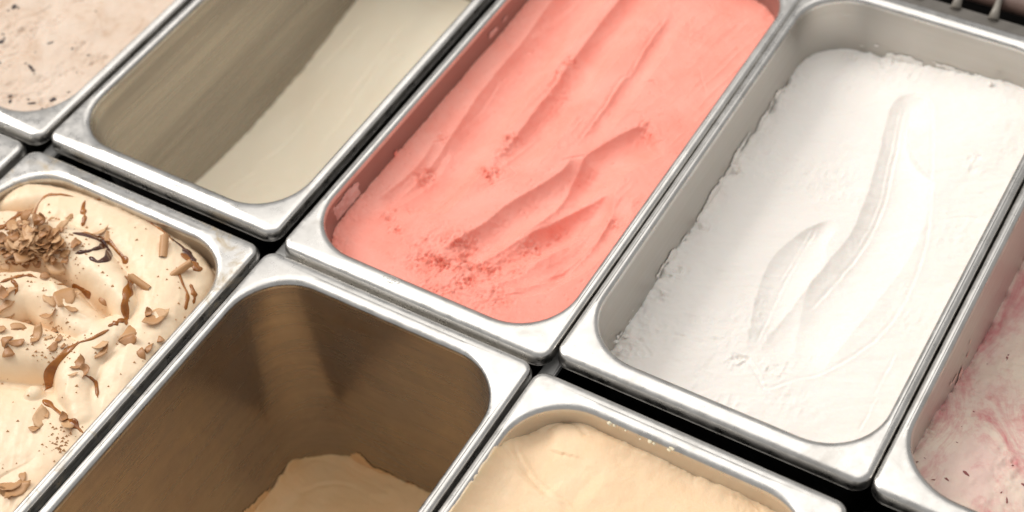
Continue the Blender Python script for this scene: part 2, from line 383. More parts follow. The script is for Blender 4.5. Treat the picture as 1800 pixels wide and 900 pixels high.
pink_c = [(G([(1060,-20),(1044,0),(974,86),(912,180),(850,268),(790,345),(728,394)]), 0.85, 0.8),
          (G([(1155,-22),(1138,0),(1052,117),(990,205),(939,272),(920,285),(889,288)]), 0.9, 0.8),
          (G([(790,250),(760,292),(730,300),(700,330)]), 0.6, 0.8),
          (G([(1130,143),(1150,142),(1154,150)]), 1.0, 0.9), (G([(1112,198),(1125,200),(1133,206)]), 0.9, 0.8),
          (G([(1140,247),(1170,246)]), 0.8, 0.7), (G([(758,250),(790,238),(775,232)]), 0.8, 0.7),
          (G([(820,447),(850,455),(865,453)]), 1.2, 1.0), (G([(868,452),(905,446),(912,445)]), 0.9, 0.8),
          (G([(845,490),(866,481)]), 1.1, 0.8), (G([(817,486),(830,489)]), 1.0, 0.8), (G([(867,497),(887,499)]), 1.3, 1.1),
          (G([(786,512),(812,518),(830,524)]), 1.3, 1.1), (G([(884,519),(920,513)]), 0.9, 0.8), (G([(788,505),(796,492),(804,486)]), 1.1, 0.9),
          (G([(650,270),(672,240),(690,228)]), 0.5, 0.7), (G([(690,322),(672,335),(650,352)]), 0.5, 0.8), (G([(1010,95),(985,118),(978,140),(965,155)]), 1.6, 1.5), (G([(860,268),(905,300),(850,330)]), 0.6, .8), (G([(1177,23),(1140,72),(1107,128),(1090,140),(1060,190),(1005,260)]), 1.1, 1.0), (G([(985,280),(1030,270)]), .8, .8), (G([(930,370),(905,345)]), .6, .7), (G([(640,380),(700,420),(760,470)]), .4, .9), (G([(1230,120),(1242,170)]), .4, .7), (G([(880,130),(840,190),(800,232)]), .6, .9)]
pink_r = [(755,425,7,1.0),(780,430,10,1.1),(810,432,10,1.1),(790,455,16,1.1),(830,470,17,1.0),(800,485,16,0.8),(860,500,15,0.7),(745,455,10,.7),(905,470,10,.5),(860,455,10,.8),(740,430,7,.7),(770,480,10,.6),
          (740,305,6,.8),(752,300,6,.8),(690,360,6,1.),(685,380,6,1.),(690,405,6,.7),(852,312,6,1.),(868,302,5,.9),(845,300,5,.8),(1003,105,5,1.),(985,128,5,.8),(900,240,6,.9),(885,262,5,.9),
          (940,420,7,.9),(975,403,7,.9),(1005,385,6,.6),(1137,228,6,.8),(1000,440,5,.5),(1085,388,5,.6),(575,425,6,.8),(590,438,5,.8),(668,300,4,.7),(775,240,5,.6),(715,365,8,.5),(930,432,9,.5),(880,520,8,.5)]
def zf_pink(X, Y):
    h = ZP + 0.8*fbm(X, Y, 60, 2, 11) + 0.10*fbm(X, Y, 4, 3, 12)
    for l_, A, w, t0, t1 in pink_g: h = h + scoop(X, Y, l_, A*1.85, w, t0, t1, 0.0, 0.8)
    for l_, A, w in pink_c: h = h + crack(X, Y, l_, A, w)
    r, m = rough(X, Y, pink_r, ZP, 21, 2.1); h = h + 1.5*r
    r2, m2 = rough(X, Y, [(600,400,20,.45),(650,340,16,.35),(700,270,14,.3),(720,230,12,.3)], ZP, 5, 2.4); h = h+0.6*r2
    e1 = at(1087, 0, ZP)-at(737, 310, ZP); e1 = e1/np.linalg.norm(e1); al = X*e1[0]+Y*e1[1]; ac = -X*e1[1]+Y*e1[0]+1.5*fbm(X, Y, 40, 2, 18)
    h = h + 0.42*sstep(60, 120, Y)*np.clip(0.5+fbm(X, Y, 30, 2, 19), 0, 1)*ridged(ac, al*0.035, 8, 3, 17)
    po = vn(X/1.7, Y/1.7, 45); h = h - 0.55*sstep(0.80, 0.97, po)
    pm = np.clip(fbm(X, Y, 26, 3, 15)-0.15, 0, 1); h = h + 0.3*pm*(ridged(X, Y, 3.0, 3, 16)-0.8)
    c = at(820, 470, ZP); h = h + 0.35*np.exp(-((X-c[0])**2+(Y-c[1])**2)/900)*ridged(X*0.5, Y*1.6, 4.5, 3, 9)
    return h
k = cream('pink_gelato_surface', (0.93, 0.375, 0.30), (0.91, 0.295, 0.225), 0.35, 0.5, 30, 0.0006, 0.35, (0.80, 0.20, 0.15))
def torn_shade_pink(X, Y):
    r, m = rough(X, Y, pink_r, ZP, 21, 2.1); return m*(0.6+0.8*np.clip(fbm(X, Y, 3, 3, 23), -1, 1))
def add_torn_shade(k, col, amt):
    old = k.p.inputs['Base Color'].links[0].from_socket; a_ = k.n('ShaderNodeAttribute', attribute_name='torn_shade')
    k.l(k.mix(k.math('MULTIPLY', a_.outputs['Fac'], amt), old, col), k.p.inputs['Base Color'])  # depth shade of the crumbly patches put into the base colour
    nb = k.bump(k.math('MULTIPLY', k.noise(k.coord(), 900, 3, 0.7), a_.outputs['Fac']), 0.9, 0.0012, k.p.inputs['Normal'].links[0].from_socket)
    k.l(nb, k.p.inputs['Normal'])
add_torn_shade(k, (0.87, 0.19, 0.125), 0.75)
pink = gelato('pink_gelato', P3, zf_pink, k.m, 'salmon pink gelato with long scraped grooves', 0.62, torn_shade=torn_shade_pink)

# ---- white
ZW = -43.0
G = lambda px: pxline(px, ZW)
wh_g = [(G([(1638,250),(1636,222),(1624,195),(1600,183),(1577,187),(1561,210),(1545,270),(1525,340),(1495,410),(1440,480),(1392,540),(1352,590),(1322,640)]), 4.6, 35.0, 0.06, 0.12, 0.0),
        (G([(1470,384),(1442,393),(1400,415),(1355,460),(1330,520),(1316,590),(1311,640)]), 3.2, 25.0, 0.12, 0.2, 0.3)]
wh_c = [(G([(1566,190),(1580,183),(1602,182),(1626,194),(1636,230),(1634,380),(1615,470),(1570,560),(1522,610),(1450,655),(1400,668),(1345,684),(1322,668)]), 1.0, 1.1),
        (G([(1590,196),(1570,290),(1552,360),(1517,430),(1462,500),(1420,545)]), 0.9, 1.0), (G([(1580,200),(1560,290),(1542,362),(1508,430)]), 0.6, .8),
        (G([(1436,398),(1382,490),(1328,605)]), 0.9, 0.9), (G([(1425,402),(1372,490)]), 0.6, .8),
        (G([(1300,640),(1275,640),(1310,630),(1345,684)]), 1.2, 1.0), (G([(1650,388),(1690,383),(1720,385)]), .8, .9),
        (G([(1715,290),(1728,300)]), 1.2, 1.0), (G([(1720,345),(1742,358)]), .7, .8), (G([(1540,700),(1510,760)]), .6, .7), (G([(1575,620),(1535,700)]), .5, .7),
        (G([(1440,206),(1490,205),(1545,190)]), .5, .8), (G([(1085,610),(1125,592)]), 1.6, 1.3), (G([(1125,590),(1145,625)]), 1.1, 1.2), (G([(1185,585),(1205,590)]), 1.1, 1.1), (G([(1260,583),(1320,575)]), .5, .8)]
def zf_white(X, Y):
    h = ZW + 13*sstep(30, 150, X)*sstep(200, 300, Y) + 4*sstep(240, 312, Y) + 1.2*fbm(X, Y, 70, 2, 61) + 0.22*fbm(X*0.8, Y, 14, 3, 62) + 0.07*fbm(X, Y, 3, 2, 63)
    for a in wh_g: h = h + scoop(X, Y, *a, 0.85)
    for l_, A, w in wh_c: h = h + crack(X, Y, l_, A*0.8, w, 0.06, 0.06)
    r, m = rough(X, Y, [(1100,600,9,1.),(1130,570,7,.6),(1160,520,6,.7),(1190,475,6,.7),(1230,400,6,.7),(1290,300,6,.8),(1335,230,6,.7),(1400,150,8,.5),(1500,110,9,.7),(1560,118,9,.6),(1745,150,6,1.),(1300,640,6,.7),(1350,650,10,.5),(1250,590,14,.3),(1715,300,6,.6)], ZW, 71, 4)
    wl = np.exp(-np.maximum(X-9, 0)/5)*sstep(30, 60, Y)
    pm = np.clip(fbm(X, Y, 34, 3, 67)-0.1, 0, 1); lines = ridged(X*0.35+Y*0.25, Y*1.3-X*0.7, 9, 3, 68)
    return h + 2.0*r + wl*1.7*fbm(X, Y, 10, 4, 66) + 0.30*pm*(ridged(X, Y, 5, 3, 69)-0.8) + 0.12*lines + 0.5*np.abs(fbm(X*0.5+Y*0.3, Y*0.8-X*0.4, 30, 3, 64))
k = cream('white_gelato_surface', (0.885, 0.845, 0.80), (0.87, 0.825, 0.775), 0.25, 0.6, 18, 0.0005, 0.2)
k.p.inputs['Specular IOR Level'].default_value = 0.2
white = gelato('white_gelato', P4, zf_white, k.m, 'white gelato with a long curved scoop mark', 0.64, edge=1.8)

# ---- cream in the deep pan
ZC = -113.0
def zf_cream(X, Y):
    h = ZC + 2.5 - 5*np.exp(-((Y-130)/45)**2) + 9*sstep(200, 300, Y) + 2.0*fbm(X, Y, 90, 2, 81) + 0.3*fbm(X*1.5, Y*0.6, 18, 3, 82)
    for px, A, w in (([(560,255),(610,205),(680,110),(705,95)], .9, 1.2), ([(690,118),(712,108)], 1.6, 1.3), ([(430,340),(470,320)], .6, 1.0), ([(560,130),(640,60)], .8, 1.5), ([(450,290),(520,230),(590,150)], .7, 1.6), ([(400,335),(450,300)], .8, 1.4), ([(600,190),(660,120),(720,60)], .8, 1.6), ([(520,330),(570,280)], .9, 1.4), ([(625,20),(700,5),(790,40)], 1.0, 1.5)):
        h = h + crack(X, Y, pxline(px, ZC), A, w)
    return h
k = cream('cream_gelato_surface', (0.97, 0.865, 0.69), (0.96, 0.835, 0.645), 0.2, 0.45, 14, 0.0004, 0.15)
gelato('cream_gelato', P2, zf_cream, k.m, 'smooth pale cream gelato low in the deep pan', 1.0, over=0.6, edge=0.5)

# ---- brown remainder
ZB2 = -150.0
def zf_brown(X, Y):
    dx = np.minimum(np.abs(X+154), 40); dy = np.minimum(np.abs(Y+29), 60)
    h = ZB2 + 9*np.exp(-dx/7)+5*np.exp(-dy/6) + 2.5*fbm(X, Y, 40, 3, 91) + 0.5*fbm(X*0.4+Y*0.2, Y, 8, 3, 92)
    for px, A, w in (([(500,850),(560,810),(620,830),(700,880)], 1.5, 1.6), ([(520,870),(600,850),(680,890)], .9, 1.4), ([(545,800),(590,790),(610,805)], 1.4, 1.4)):
        h = h + crack(X, Y, pxline(px, ZB2), A, w)
    return h
k = cream('brown_gelato_surface', (0.95, 0.64, 0.35), (0.92, 0.57, 0.28), 0.2, 0.45, 16)
brown = gelato('brown_gelato', F2, zf_brown, k.m, 'leftover light brown gelato at the bottom of its pan', 1.0, over=0.6, edge=1.8, zb=-DEP+2.6)

# ---- peach
ZF3 = -12.5
G = lambda px: pxline(px, ZF3)
pe_g = [(G([(985,738),(940,742),(910,760),(903,790),(920,825),(960,865),(1020,905)]), 2.2, 26, .1, .1), (G([(1360,900),(1290,868),(1200,828),(1110,790),(1050,768)]), 1.5, 16, .1, .2), (G([(850,800),(900,830),(960,880)]), 1.2, 14, .2, .1)]
pe_c = [(G([(915,735),(903,770),(908,800),(930,835),(965,870),(1010,900)]), 1.0, 1.3), (G([(985,742),(1010,748),(1035,768)]), 1.5, 1.2), (G([(960,752),(1000,740)]), .8, 1.0),
        (G([(870,790),(905,815),(960,865)]), .6, 1.1), (G([(1290,870),(1320,880),(1345,895)]), 1.4, 1.2)]
def zf_peach(X, Y):
    h = ZF3 + 12*np.exp(-np.maximum(X-4, 0)/7)*(1-sstep(-62, -40, Y)) + 0.8*fbm(X, Y, 45, 3, 101) + 0.15*fbm(X, Y, 5, 3, 102)
    c = at(1000, 810, ZF3); d = np.hypot((X-c[0]), (Y-c[1])*1.1); h = h + 1.3*(1-sstep(10, 34, d))
    for a in pe_g: h = h + scoop(X, Y, *a, 0.0, 0.7)
    for l_, A, w in pe_c: h = h + crack(X, Y, l_, A*1.5, w)
    r, m = rough(X, Y, [(1340,890,9,1.2),(1310,875,7,1.),(1010,745,5,.5)], ZF3, 104, 3)
    return h + r
k = cream('peach_gelato_surface', (0.91, 0.68, 0.45), (0.89, 0.63, 0.39), 0.25, 0.45, 18)
peach = gelato('peach_gelato', F3, zf_peach, k.m, 'smooth peach coloured gelato reaching close under the rim', 0.75, edge=1.0)

# ---- berry
def zf_berry(X, Y):
    h = -28 - 34*sstep(45, 165, Y) + 1.5*fbm(X, Y, 30, 3, 111) + 0.4*fbm(X*1.3, Y*0.5, 6, 4, 112) + 0.2*fbm(X, Y, 3, 2, 113)
    r, m = rough(X, Y, [(1620,770,8,1.),(1640,730,7,.8),(1720,650,12,.8),(1760,840,12,.8),(1700,740,10,.6),(1780,600,9,.7)], -40, 114, 3.5)
    return h + 1.3*r
k = cream('berry_gelato_surface', (0.82, 0.68, 0.56), (0.76, 0.54, 0.48), 0.25, 0.5, 30)
v = k.coord((1.0, 0.38, 1.0)); sw = k.noise(v, 30, 6, 0.72, 1.2); sw2 = k.noise(k.coord(), 160, 4, 0.7)
old = k.p.inputs['Base Color'].links[0].from_socket
k.l(k.mix(k.ramp(k.math('ADD', sw, k.math('MULTIPLY', sw2, 0.25)), 0.58, 0.78, 0, 0.85), old, (0.62, 0.20, 0.21)), k.p.inputs['Base Color'])
zf_berry = field(zf_berry, P5)
berry = gelato('berry_gelato', P5, zf_berry, k.m, 'pale gelato with dark pink berry streaks', 0.85, edge=2.0)

# ---- stracciatella like
ZS = -5.0
G = lambda px: pxline(px, ZS)
st_c = [(G([(25,45),(45,62),(55,75)]), 1.8, 1.4), (G([(160,100),(180,103),(190,98)]), 2.0, 1.6), (G([(130,118),(140,128),(150,132)]), 1.6, 1.3), (G([(25,38),(60,28),(95,5)]), 1.1, 1.5), (G([(105,130),(120,133)]), 1.2, 1.3), (G([(0,165),(25,170),(45,172)]), 1.6, 1.6), (G([(130,0),(150,2)]), 1.6, 1.5), (G([(0,100),(30,95),(60,95)]), .8, 1.4)]
def zf_strac(X, Y):
    h = ZS + 1.3*fbm(X, Y, 35, 3, 121) + 0.35*fbm(X, Y, 9, 4, 122)
    for l_, A, w in st_c: h = h + crack(X, Y, l_, A*1.5, w*1.2)
    r, m = rough(X, Y, [(40,50,12,1.),(30,70,12,.8),(90,40,10,.6),(140,95,12,.7),(120,120,10,.7),(175,100,8,.9),(60,150,14,.6),(20,165,10,.9),(90,180,10,.7),(10,20,14,.7),(0,110,12,.7)], ZS, 124, 5.5)
    return h + 2.6*r
k = cream('pale_gelato_surface', (0.68, 0.555, 0.455), (0.62, 0.475, 0.365), 0.25, 0.55, 40)
zf_strac = field(zf_strac, P1)
old = k.p.inputs['Base Color'].links[0].from_socket; v = k.coord()
k.l(k.mix(k.ramp(k.noise(v, 42, 6, 0.68, 1.2), 0.52, 0.74, 0, 0.75), old, (0.46, 0.30, 0.19)), k.p.inputs['Base Color'])
strac = gelato('pale_gelato', P1, zf_strac, k.m, 'pale beige gelato dotted with dark chips', 0.85, edge=0.8)

# ---- whipped gelato with folds
ZT = -6.0
G = lambda px: pxline(px, ZT)
wp_g = [(G([(-40,470),(0,478),(50,492),(95,498),(125,506),(155,514),(190,530),(214,549),(230,580)]), 19, 3.2, 13, -1, .1, .10),
        (G([(-60,668),(0,672),(38,682),(56,702),(84,706),(112,730),(150,765)]), 18, 3.2, 18, -1, .05, .12),
        (G([(120,330),(190,342),(270,388),(305,432),(322,476),(332,520)]), 8, 3.0, 10, -1, .15, .2),
        (G([(-40,506),(15,505),(60,500),(95,512),(106,540),(128,566),(178,588)]), 7, 2.0, 8, -1, .1, .15),
        (G([(195,455),(228,490),(236,530),(226,580)]), 9, 2.2, 9, -1, .2, .12),
        (G([(196,590),(165,605),(128,622),(98,652),(80,690)]), 8, 2.2, 12, 1, .2, .1),
        (G([(-30,405),(30,375),(100,350),(165,362)]), 6, 2.5, 11, -1, .2, .2),
        (G([(215,625),(185,640),(168,690),(172,720)]), 6, 2.2, 8, -1, .2, .2),
        (G([(-20,560),(40,575),(90,600),(110,622)]), 4, 3.0, 10, -1, .2, .3),
        (G([(240,400),(285,440),(300,490)]), 3, 3.0, 10, -1, .3, .3),
        (G([(-20,780),(60,730),(60,700)]), 3.0, 3.0, 12, 1, .2, .2), (G([(-10,860),(80,800),(140,775)]), 3.5, 3.0, 14, -1, .2, .2)]
wp_s = [(G([(100,501),(125,507),(155,516),(190,532),(213,551),(228,578)]), 8, 1.5), (G([(-40,672),(0,675),(38,686),(58,706),(84,710),(112,733),(150,768)]), 8, 1.7),
        (G([(262,392),(295,432),(316,478)]), 2.5, 1.2), (G([(100,520),(108,545),(130,570),(165,587)]), 2.5, 1.2), (G([(228,500),(233,535),(227,570)]), 4, 1.3), (G([(-10,480),(40,490),(80,497)]), 4, 1.5), (G([(98,655),(84,680),(76,700)]), 4, 1.4), (G([(170,660),(167,690),(172,715)]), 3, 1.2)]
wp_m = [(110,430,26,10),(0,430,30,9),(200,490,17,6),(40,610,24,11),(120,600,18,6),(285,520,18,7.0),(240,400,20,5),(150,680,12,5),(40,820,45,3)]
lobes = [ # centre line, half width, crest height, roundness, narrowing towards the end
    (G([(-90,345),(20,342),(110,342),(200,356),(272,398),(318,448),(338,505),(322,560)]), 13, -0.5, 13, .85),
    (G([(120,372),(215,402),(275,462),(290,535),(262,600),(222,655)]), 23, 3.5, 19, .9),
    (G([(-90,425),(20,428),(100,436),(158,466),(206,516),(222,545)]), 22, 9.0, 22, .45),
    (G([(-90,545),(0,528),(62,520),(108,545),(158,585),(205,602)]), 17, 6.0, 18, .6),
    (G([(-90,606),(0,608),(58,618),(112,628)]), 20, 6.5, 19, .7),
    (G([(200,592),(152,636),(132,688),(150,738)]), 14, 3.0, 15, .75),
    (G([(-90,770),(30,775),(95,800),(60,880),(0,950)]), 34, -1.0, 13, .95),
    (G([(242,610),(205,685),(155,775),(80,860),(30,930)]), 19, -1.0, 12, .95)]
def zf_whip(X, Y):
    wx = X+1.3*fbm(X, Y, 20, 3, 131); wy = Y+1.3*fbm(X, Y, 20, 3, 132); FS = 0.45
    acc = np.exp((-13 + 1.0*fbm(X, Y, 40, 2, 133))/FS)
    for l_, r, zc, rv, nar in lobes:
        kk = (wx > l_[:,0].min()-r) & (wx < l_[:,0].max()+r) & (wy > l_[:,1].min()-r) & (wy < l_[:,1].max()+r)
        if not kk.any(): continue
        d, t, a = sdist(wx[kk], wy[kk], l_)
        rr = r*(1-(1-nar)*t**1.5); q = np.clip(a/rr, 0, 1)
        p_ = zc*(1-0.25*t)-2.0*t*t - rv*(1-np.sqrt(np.clip(1-q**2.2, 0, 1)))
        acc[kk] += np.where(q < 1, np.exp(p_/FS), 0)
    h = FS*np.log(acc)
    lip = pxline([(-10,512),(35,498),(85,505),(105,530),(120,560),(145,575),(178,586)], ZT)
    h = h + near(X, Y, lip, 8, lambda x, y: (lambda q: 1.6*np.exp(-((q[0]-1.2)/1.7)**2)*sstep(0, .1, q[1])*(1-sstep(.85, 1, q[1])))(sdist(x, y, lip)))
    rid = pxline([(195,345),(250,378),(290,420),(312,465)], ZT)
    h = h + near(X, Y, rid, 8, lambda x, y: (lambda q: 1.6*np.exp(-((q[0]-1.5)/1.8)**2)*sstep(0, .2, q[1])*(1-sstep(.8, 1, q[1])))(sdist(x, y, rid)))
    k1 = at(57, 690, ZT+3); dk = np.hypot(X-k1[0], Y-k1[1]); h = np.where(dk < 5.2, np.maximum(h, -6+5.0*np.sqrt(np.clip(1-(dk/5.2)**2, 0, 1))), h)
    h = h + 0.22*fbm(X*0.5, Y*0.5, 3, 3, 135) + 0.22*ridged(X+0.6*Y, Y*0.3-X*0.2, 8, 2, 137)
    edge = np.minimum(np.minimum(X+331, -179-X), -24-Y); h = h - 7*np.exp(-np.maximum(edge, 0)/6)*sstep(-110, -40, Y)
    edge = -178-X; h = h - 2*np.exp(-np.maximum(edge, 0)/4)
    return np.minimum(h, 14.0)
k = cream('whipped_gelato_surface', (0.88, 0.71, 0.51), (0.84, 0.63, 0.42), 0.12, 0.34, 20, 0.0005, 0.25)
zf_whip = field(zf_whip, F1, 0.5)
whip = gelato('whipped_gelato', F1, zf_whip, k.m, 'caramel coloured whipped gelato heaped in thick folds', 0.62, edge=0.8)

# ------------------------------------------------------------------ sauce drizzles (parts of the whipped gelato)
def local(pan, P):
    c, s = math.cos(pan.rot), math.sin(pan.rot); x = P[...,0]-pan.cx; y = P[...,1]-pan.cy
    return np.stack([c*x+s*y, -s*x+c*y, P[...,2]-pan.z], -1)*MM
def drizzle(px, w, mat, parent, pan, zf, h=0.9, seed=0, name='sauce_drizzle'):
    L2 = smooth([onsurf(u, v, zf, ZT)[:2] for u, v in px], 10); n = len(L2)
    tan = np.gradient(L2, axis=0); tan /= np.linalg.norm(tan, axis=1)[:,None]+1e-9; nor = np.stack([-tan[:,1], tan[:,0]], 1)
    rs = np.random.RandomState(seed); t = np.linspace(0, 1, n)
    ww = w*(0.75+0.5*vn(t*7+seed, t*0+seed, seed))*np.sqrt(np.clip(np.minimum(t, 1-t)*8, 0.03, 1)); m = 9; V = []; F = []
    for j in range(m):
        q = -1+2*j/(m-1); p = L2+nor*(ww*q)[:,None]; z = zf(p[:,0], p[:,1])+h*np.sqrt(max(1-q*q, 0))*np.clip(ww/w, .2, 1)+0.12
        V.append(np.stack([p[:,0], p[:,1], z], -1))
    V = np.stack(V, 1); V = local(pan, V).reshape(-1, 3)
    for i in range(n-1):
        for j in range(m-1):
            a = i*m+j; F.append((a, a+m, a+m+1, a+1))
    return mesh_obj(name, V, F, mat, parent)
k = NT('caramel_sauce'); v = k.coord(); n = k.noise(v, 120, 3)
k.l(k.mix(k.ramp(n, .3, .7), (0.42, 0.16, 0.026), (0.21, 0.065, 0.011)), k.p.inputs['Base Color']); k.p.inputs['Roughness'].default_value = 0.2
k.p.inputs['Subsurface Weight'].default_value = 0.3; k.p.inputs['Subsurface Radius'].default_value = (1, .4, .1); k.p.inputs['Subsurface Scale'].default_value = 0.0015
M_CAR = k.m
k = NT('chocolate_sauce'); v = k.coord(); n = k.noise(v, 120, 3)
k.l(k.mix(k.ramp(n, .3, .7), (0.085, 0.028, 0.014), (0.05, 0.016, 0.009)), k.p.inputs['Base Color']); k.p.inputs['Roughness'].default_value = 0.08
M_CHO = k.m
for i, (px, w, m) in enumerate([
    ([(15,392),(45,375),(75,350),(105,342),(130,346)], 1.5, M_CAR), ([(150,353),(146,368),(149,382),(145,398)], 1.7, M_CAR), ([(30,378),(20,395),(8,405)], 1.8, M_CAR),
    ([(128,410),(160,416),(182,428),(192,442),(188,455),(172,460),(157,452)], 1.7, M_CHO), ([(132,446),(155,442),(176,436),(184,430)], 1.0, M_CHO), ([(140,412),(165,414),(188,422),(205,440),(218,455),(224,463)], 1.5, M_CAR),
    ([(226,482),(229,497),(222,520),(220,548),(222,572)], 1.9, M_CAR), ([(224,563),(205,567),(190,574)], 2.2, M_CAR), ([(192,580),(165,594),(135,605),(115,622),(95,645),(84,668),(78,688)], 1.5, M_CAR),
    ([(300,418),(318,432),(333,448),(345,463)], 1.9, M_CHO), ([(320,445),(338,462),(352,478)], 2.0, M_CAR), ([(0,497),(25,488),(50,484),(66,489)], 1.2, M_CAR),
    ([(100,500),(128,508),(160,517)], 1.0, M_CAR), ([(-5,404),(12,394),(28,380),(48,372)], 1.6, M_CAR), ([(165,350),(190,352),(215,362)], 0.8, M_CAR), ([(310,470),(322,500),(330,520),(326,545)], 1.0, M_CAR), ([(20,492),(30,505),(26,520)], 1.0, M_CAR), ([(150,660),(168,672),(172,700)], 0.8, M_CAR), ([(255,385),(285,405),(305,425)], 0.9, M_CAR),
    ([(76,703),(92,715),(112,732),(132,748),(147,762)], 1.9, M_CAR), ([(335,500),(342,520),(340,535)], 1.3, M_CAR)]):
    drizzle(px, w*1.1, m, whip, F1, zf_whip, 0.9, i)

# ------------------------------------------------------------------ chocolate shavings
M_FLK = plain('milk_chocolate', (0.60, 0.325, 0.145), 0.42, 0, 0.3, 300)
M_FLK3 = plain('pale_milk_chocolate', (0.70, 0.43, 0.225), 0.5, 0, 0.2, 300)
M_FLK2 = plain('darker_milk_chocolate', (0.50, 0.245, 0.10), 0.4, 0, 0.3, 300)
def shaving_mesh(i):
    rs = np.random.RandomState(500+i); nu, nv_ = 7, 5
    ln = 1.0; wd = rs.uniform(0.5, 1.05); curl = rs.uniform(0.3, 1.7) if i % 4 else rs.uniform(1.8, 2.8); skew = rs.uniform(-.4, .4); th = 0.022
    top = np.zeros((nu, nv_, 3))
    tip = rs.uniform(0.05, 1.0, 2)
    for a in range(nu):
        for b in range(nv_):
            s = a/(nu-1)-.5; t = b/(nv_-1)-.5
            wv = wd*(1-(abs(s)*2)**2*(1-(tip[0] if s < 0 else tip[1])))*(1+0.07*rs.randn())
            x = s*ln+skew*t; y = t*wv; R = ln/curl; ang = x/R
            top[a, b] = (R*math.sin(ang), y, R*(1-math.cos(ang))+0.015*rs.randn())
    V = np.concatenate([top.reshape(-1, 3), top.reshape(-1, 3)+[0, 0, -th]]); n = nu*nv_; F = []
    for a in range(nu-1):
        for b in range(nv_-1):
            q = a*nv_+b; F.append((q, q+nv_, q+nv_+1, q+1)); F.append((n+q, n+q+1, n+q+nv_+1, n+q+nv_))
    ring = [b for b in range(nv_)]+[a*nv_+nv_-1 for a in range(1, nu)]+[(nu-1)*nv_+b for b in range(nv_-2, -1, -1)]+[a*nv_ for a in range(nu-2, 0, -1)]
    for q in range(len(ring)):
        a, b = ring[q], ring[(q+1) % len(ring)]; F.append((a, b, n+b, n+a))
    me = shared('chocolate_shaving', [tuple(x) for x in V], F); me.polygons.foreach_set('use_smooth', [q < 2*(nu-1)*(nv_-1) for q in range(len(F))]); me.materials.append((M_FLK2, M_FLK, M_FLK3, M_FLK)[i % 4]); return me
def roll_mesh(i):
    rs = np.random.RandomState(700+i); nu, nv_ = 5, 15; V = []; F = []
    for a in range(nu):
        for b in range(nv_):
            th = b/(nv_-1)*rs.uniform(5.9, 6.1)*1.25; r = 0.13+0.012*th; V.append((a/(nu-1)-.5+0.02*rs.randn(), r*math.cos(th), r*math.sin(th)))
    for a in range(nu-1):
        for b in range(nv_-1): q = a*nv_+b; F.append((q, q+1, q+nv_+1, q+nv_))
    me = shared('chocolate_shaving', V, F); me.materials.append(M_FLK2 if i % 2 else M_FLK); return me
FLK = [shaving_mesh(i) for i in range(14)]; ROLL = [roll_mesh(i) for i in range(3)]
rs = random.Random(7)
def shaving(u, v, size, lift, label, group, roll=False):
    o = bpy.data.objects.new('chocolate_shaving', rs.choice(ROLL) if roll else FLK[rs.randrange(14)]); COL.objects.link(o)
    p = onsurf(u, v, zf_whip, ZT)
    o.location = (p[0]*MM, p[1]*MM, (p[2]+lift)*MM); s = size*MM
    o.scale = (s, s*rs.uniform(.7, 1.1), s)
    o.rotation_euler = (rs.uniform(-.4, .4), rs.uniform(-.4, .4), rs.uniform(0, 6.28))
    if rs.random() < .35: o.rotation_euler.x += math.pi
    tag(o, label, 'chocolate', group)
heap = 'milk chocolate shaving in the heap at the back of the whipped gelato'
for i in range(120):
    a = rs.gauss(0, 1); b = rs.gauss(0, 1); u = 62+a*34+b*6; v = 432+b*22+a*-3
    if u < -10 or u > 135 or v > 492 or v < 375: u, v = 60+rs.uniform(-40, 40), 435+rs.uniform(-25, 30)
    shaving(u, v, 4+9.5*rs.random()**1.5, 0.7+rs.uniform(0, 5.0)*math.exp(-((u-60)/45)**2), heap, 'shavings in the heap')
sp = 'milk chocolate shaving lying loose on the folds of the whipped gelato'
for (u, v, s) in [(282,552,9),(262,552,5),(272,562,7),(262,610,8),(280,598,7),(248,622,6),(222,585,9),(228,600,7),(182,528,9),(140,640,9),(150,655,6),(66,590,10),(92,530,9),(88,555,8),(115,525,9),(130,520,7),(125,545,6),
                  (15,560,9),(25,575,9),(10,598,9),(30,605,8),(18,618,7),(45,565,6),(5,540,8),(98,580,6),(95,612,6),(104,598,5),(180,618,7),(176,608,5),(72,735,9),(80,728,8),(120,745,8),(112,735,6),(60,755,5),(18,855,10),(30,865,8),(40,838,8),(10,868,7),(180,408,7),(190,418,5),(135,432,6),(20,510,7),(8,520,6),(0,580,8),(85,595,4),(112,610,4),(130,660,4)]:
    if (u, v) == (282,552): lab = 'large fan shaped chocolate shaving on the smooth lobe near the right rim'
    elif (u, v) == (66,590): lab = 'large single chocolate shaving in the middle of the whipped gelato, left of the caramel arc'
    elif (u, v) == (140,640): lab = 'single chocolate shaving just right of the long caramel arc'
    elif (u, v) == (182,528): lab = 'upright chocolate shaving just under the deep crease of the whipped gelato'
    elif v > 830: lab = 'chocolate shaving in the small cluster at the bottom left'
    elif v > 700: lab = 'chocolate shaving in the front crease by the caramel, below the knob'
    elif u > 200: lab = 'chocolate shaving along the right rim, below the deep crease'
    elif v < 440: lab = 'small chocolate shaving beside the dark sauce loop'
    elif u < 50: lab = 'chocolate shaving in the cluster at the left edge, below the heap'
    elif v < 560: lab = 'chocolate shaving between the heap and the middle fold'
    else: lab = 'small chocolate shaving near the long caramel arc'
    shaving(u, v, s*1.4*rs.uniform(.6, 1.2), 0.7, lab, 'loose shavings '+('in the bottom left' if v > 830 else 'in the front crease' if v > 700 else 'along the right rim' if u > 200 else 'by the sauce loop' if v < 440 else 'at the left edge' if u < 50 else 'below the heap' if v < 560 else 'near the caramel arc'))
for (u, v, lab) in [(290,437,'rolled chocolate curl near the back right corner of the whipped gelato'),(320,478,'rolled chocolate curl beside the dark sauce at the back right corner'),(248,502,'short rolled chocolate curl touching the caramel streak')]:
    shaving(u, v, 13.5, 1.6, lab, 'rolled curls', True)
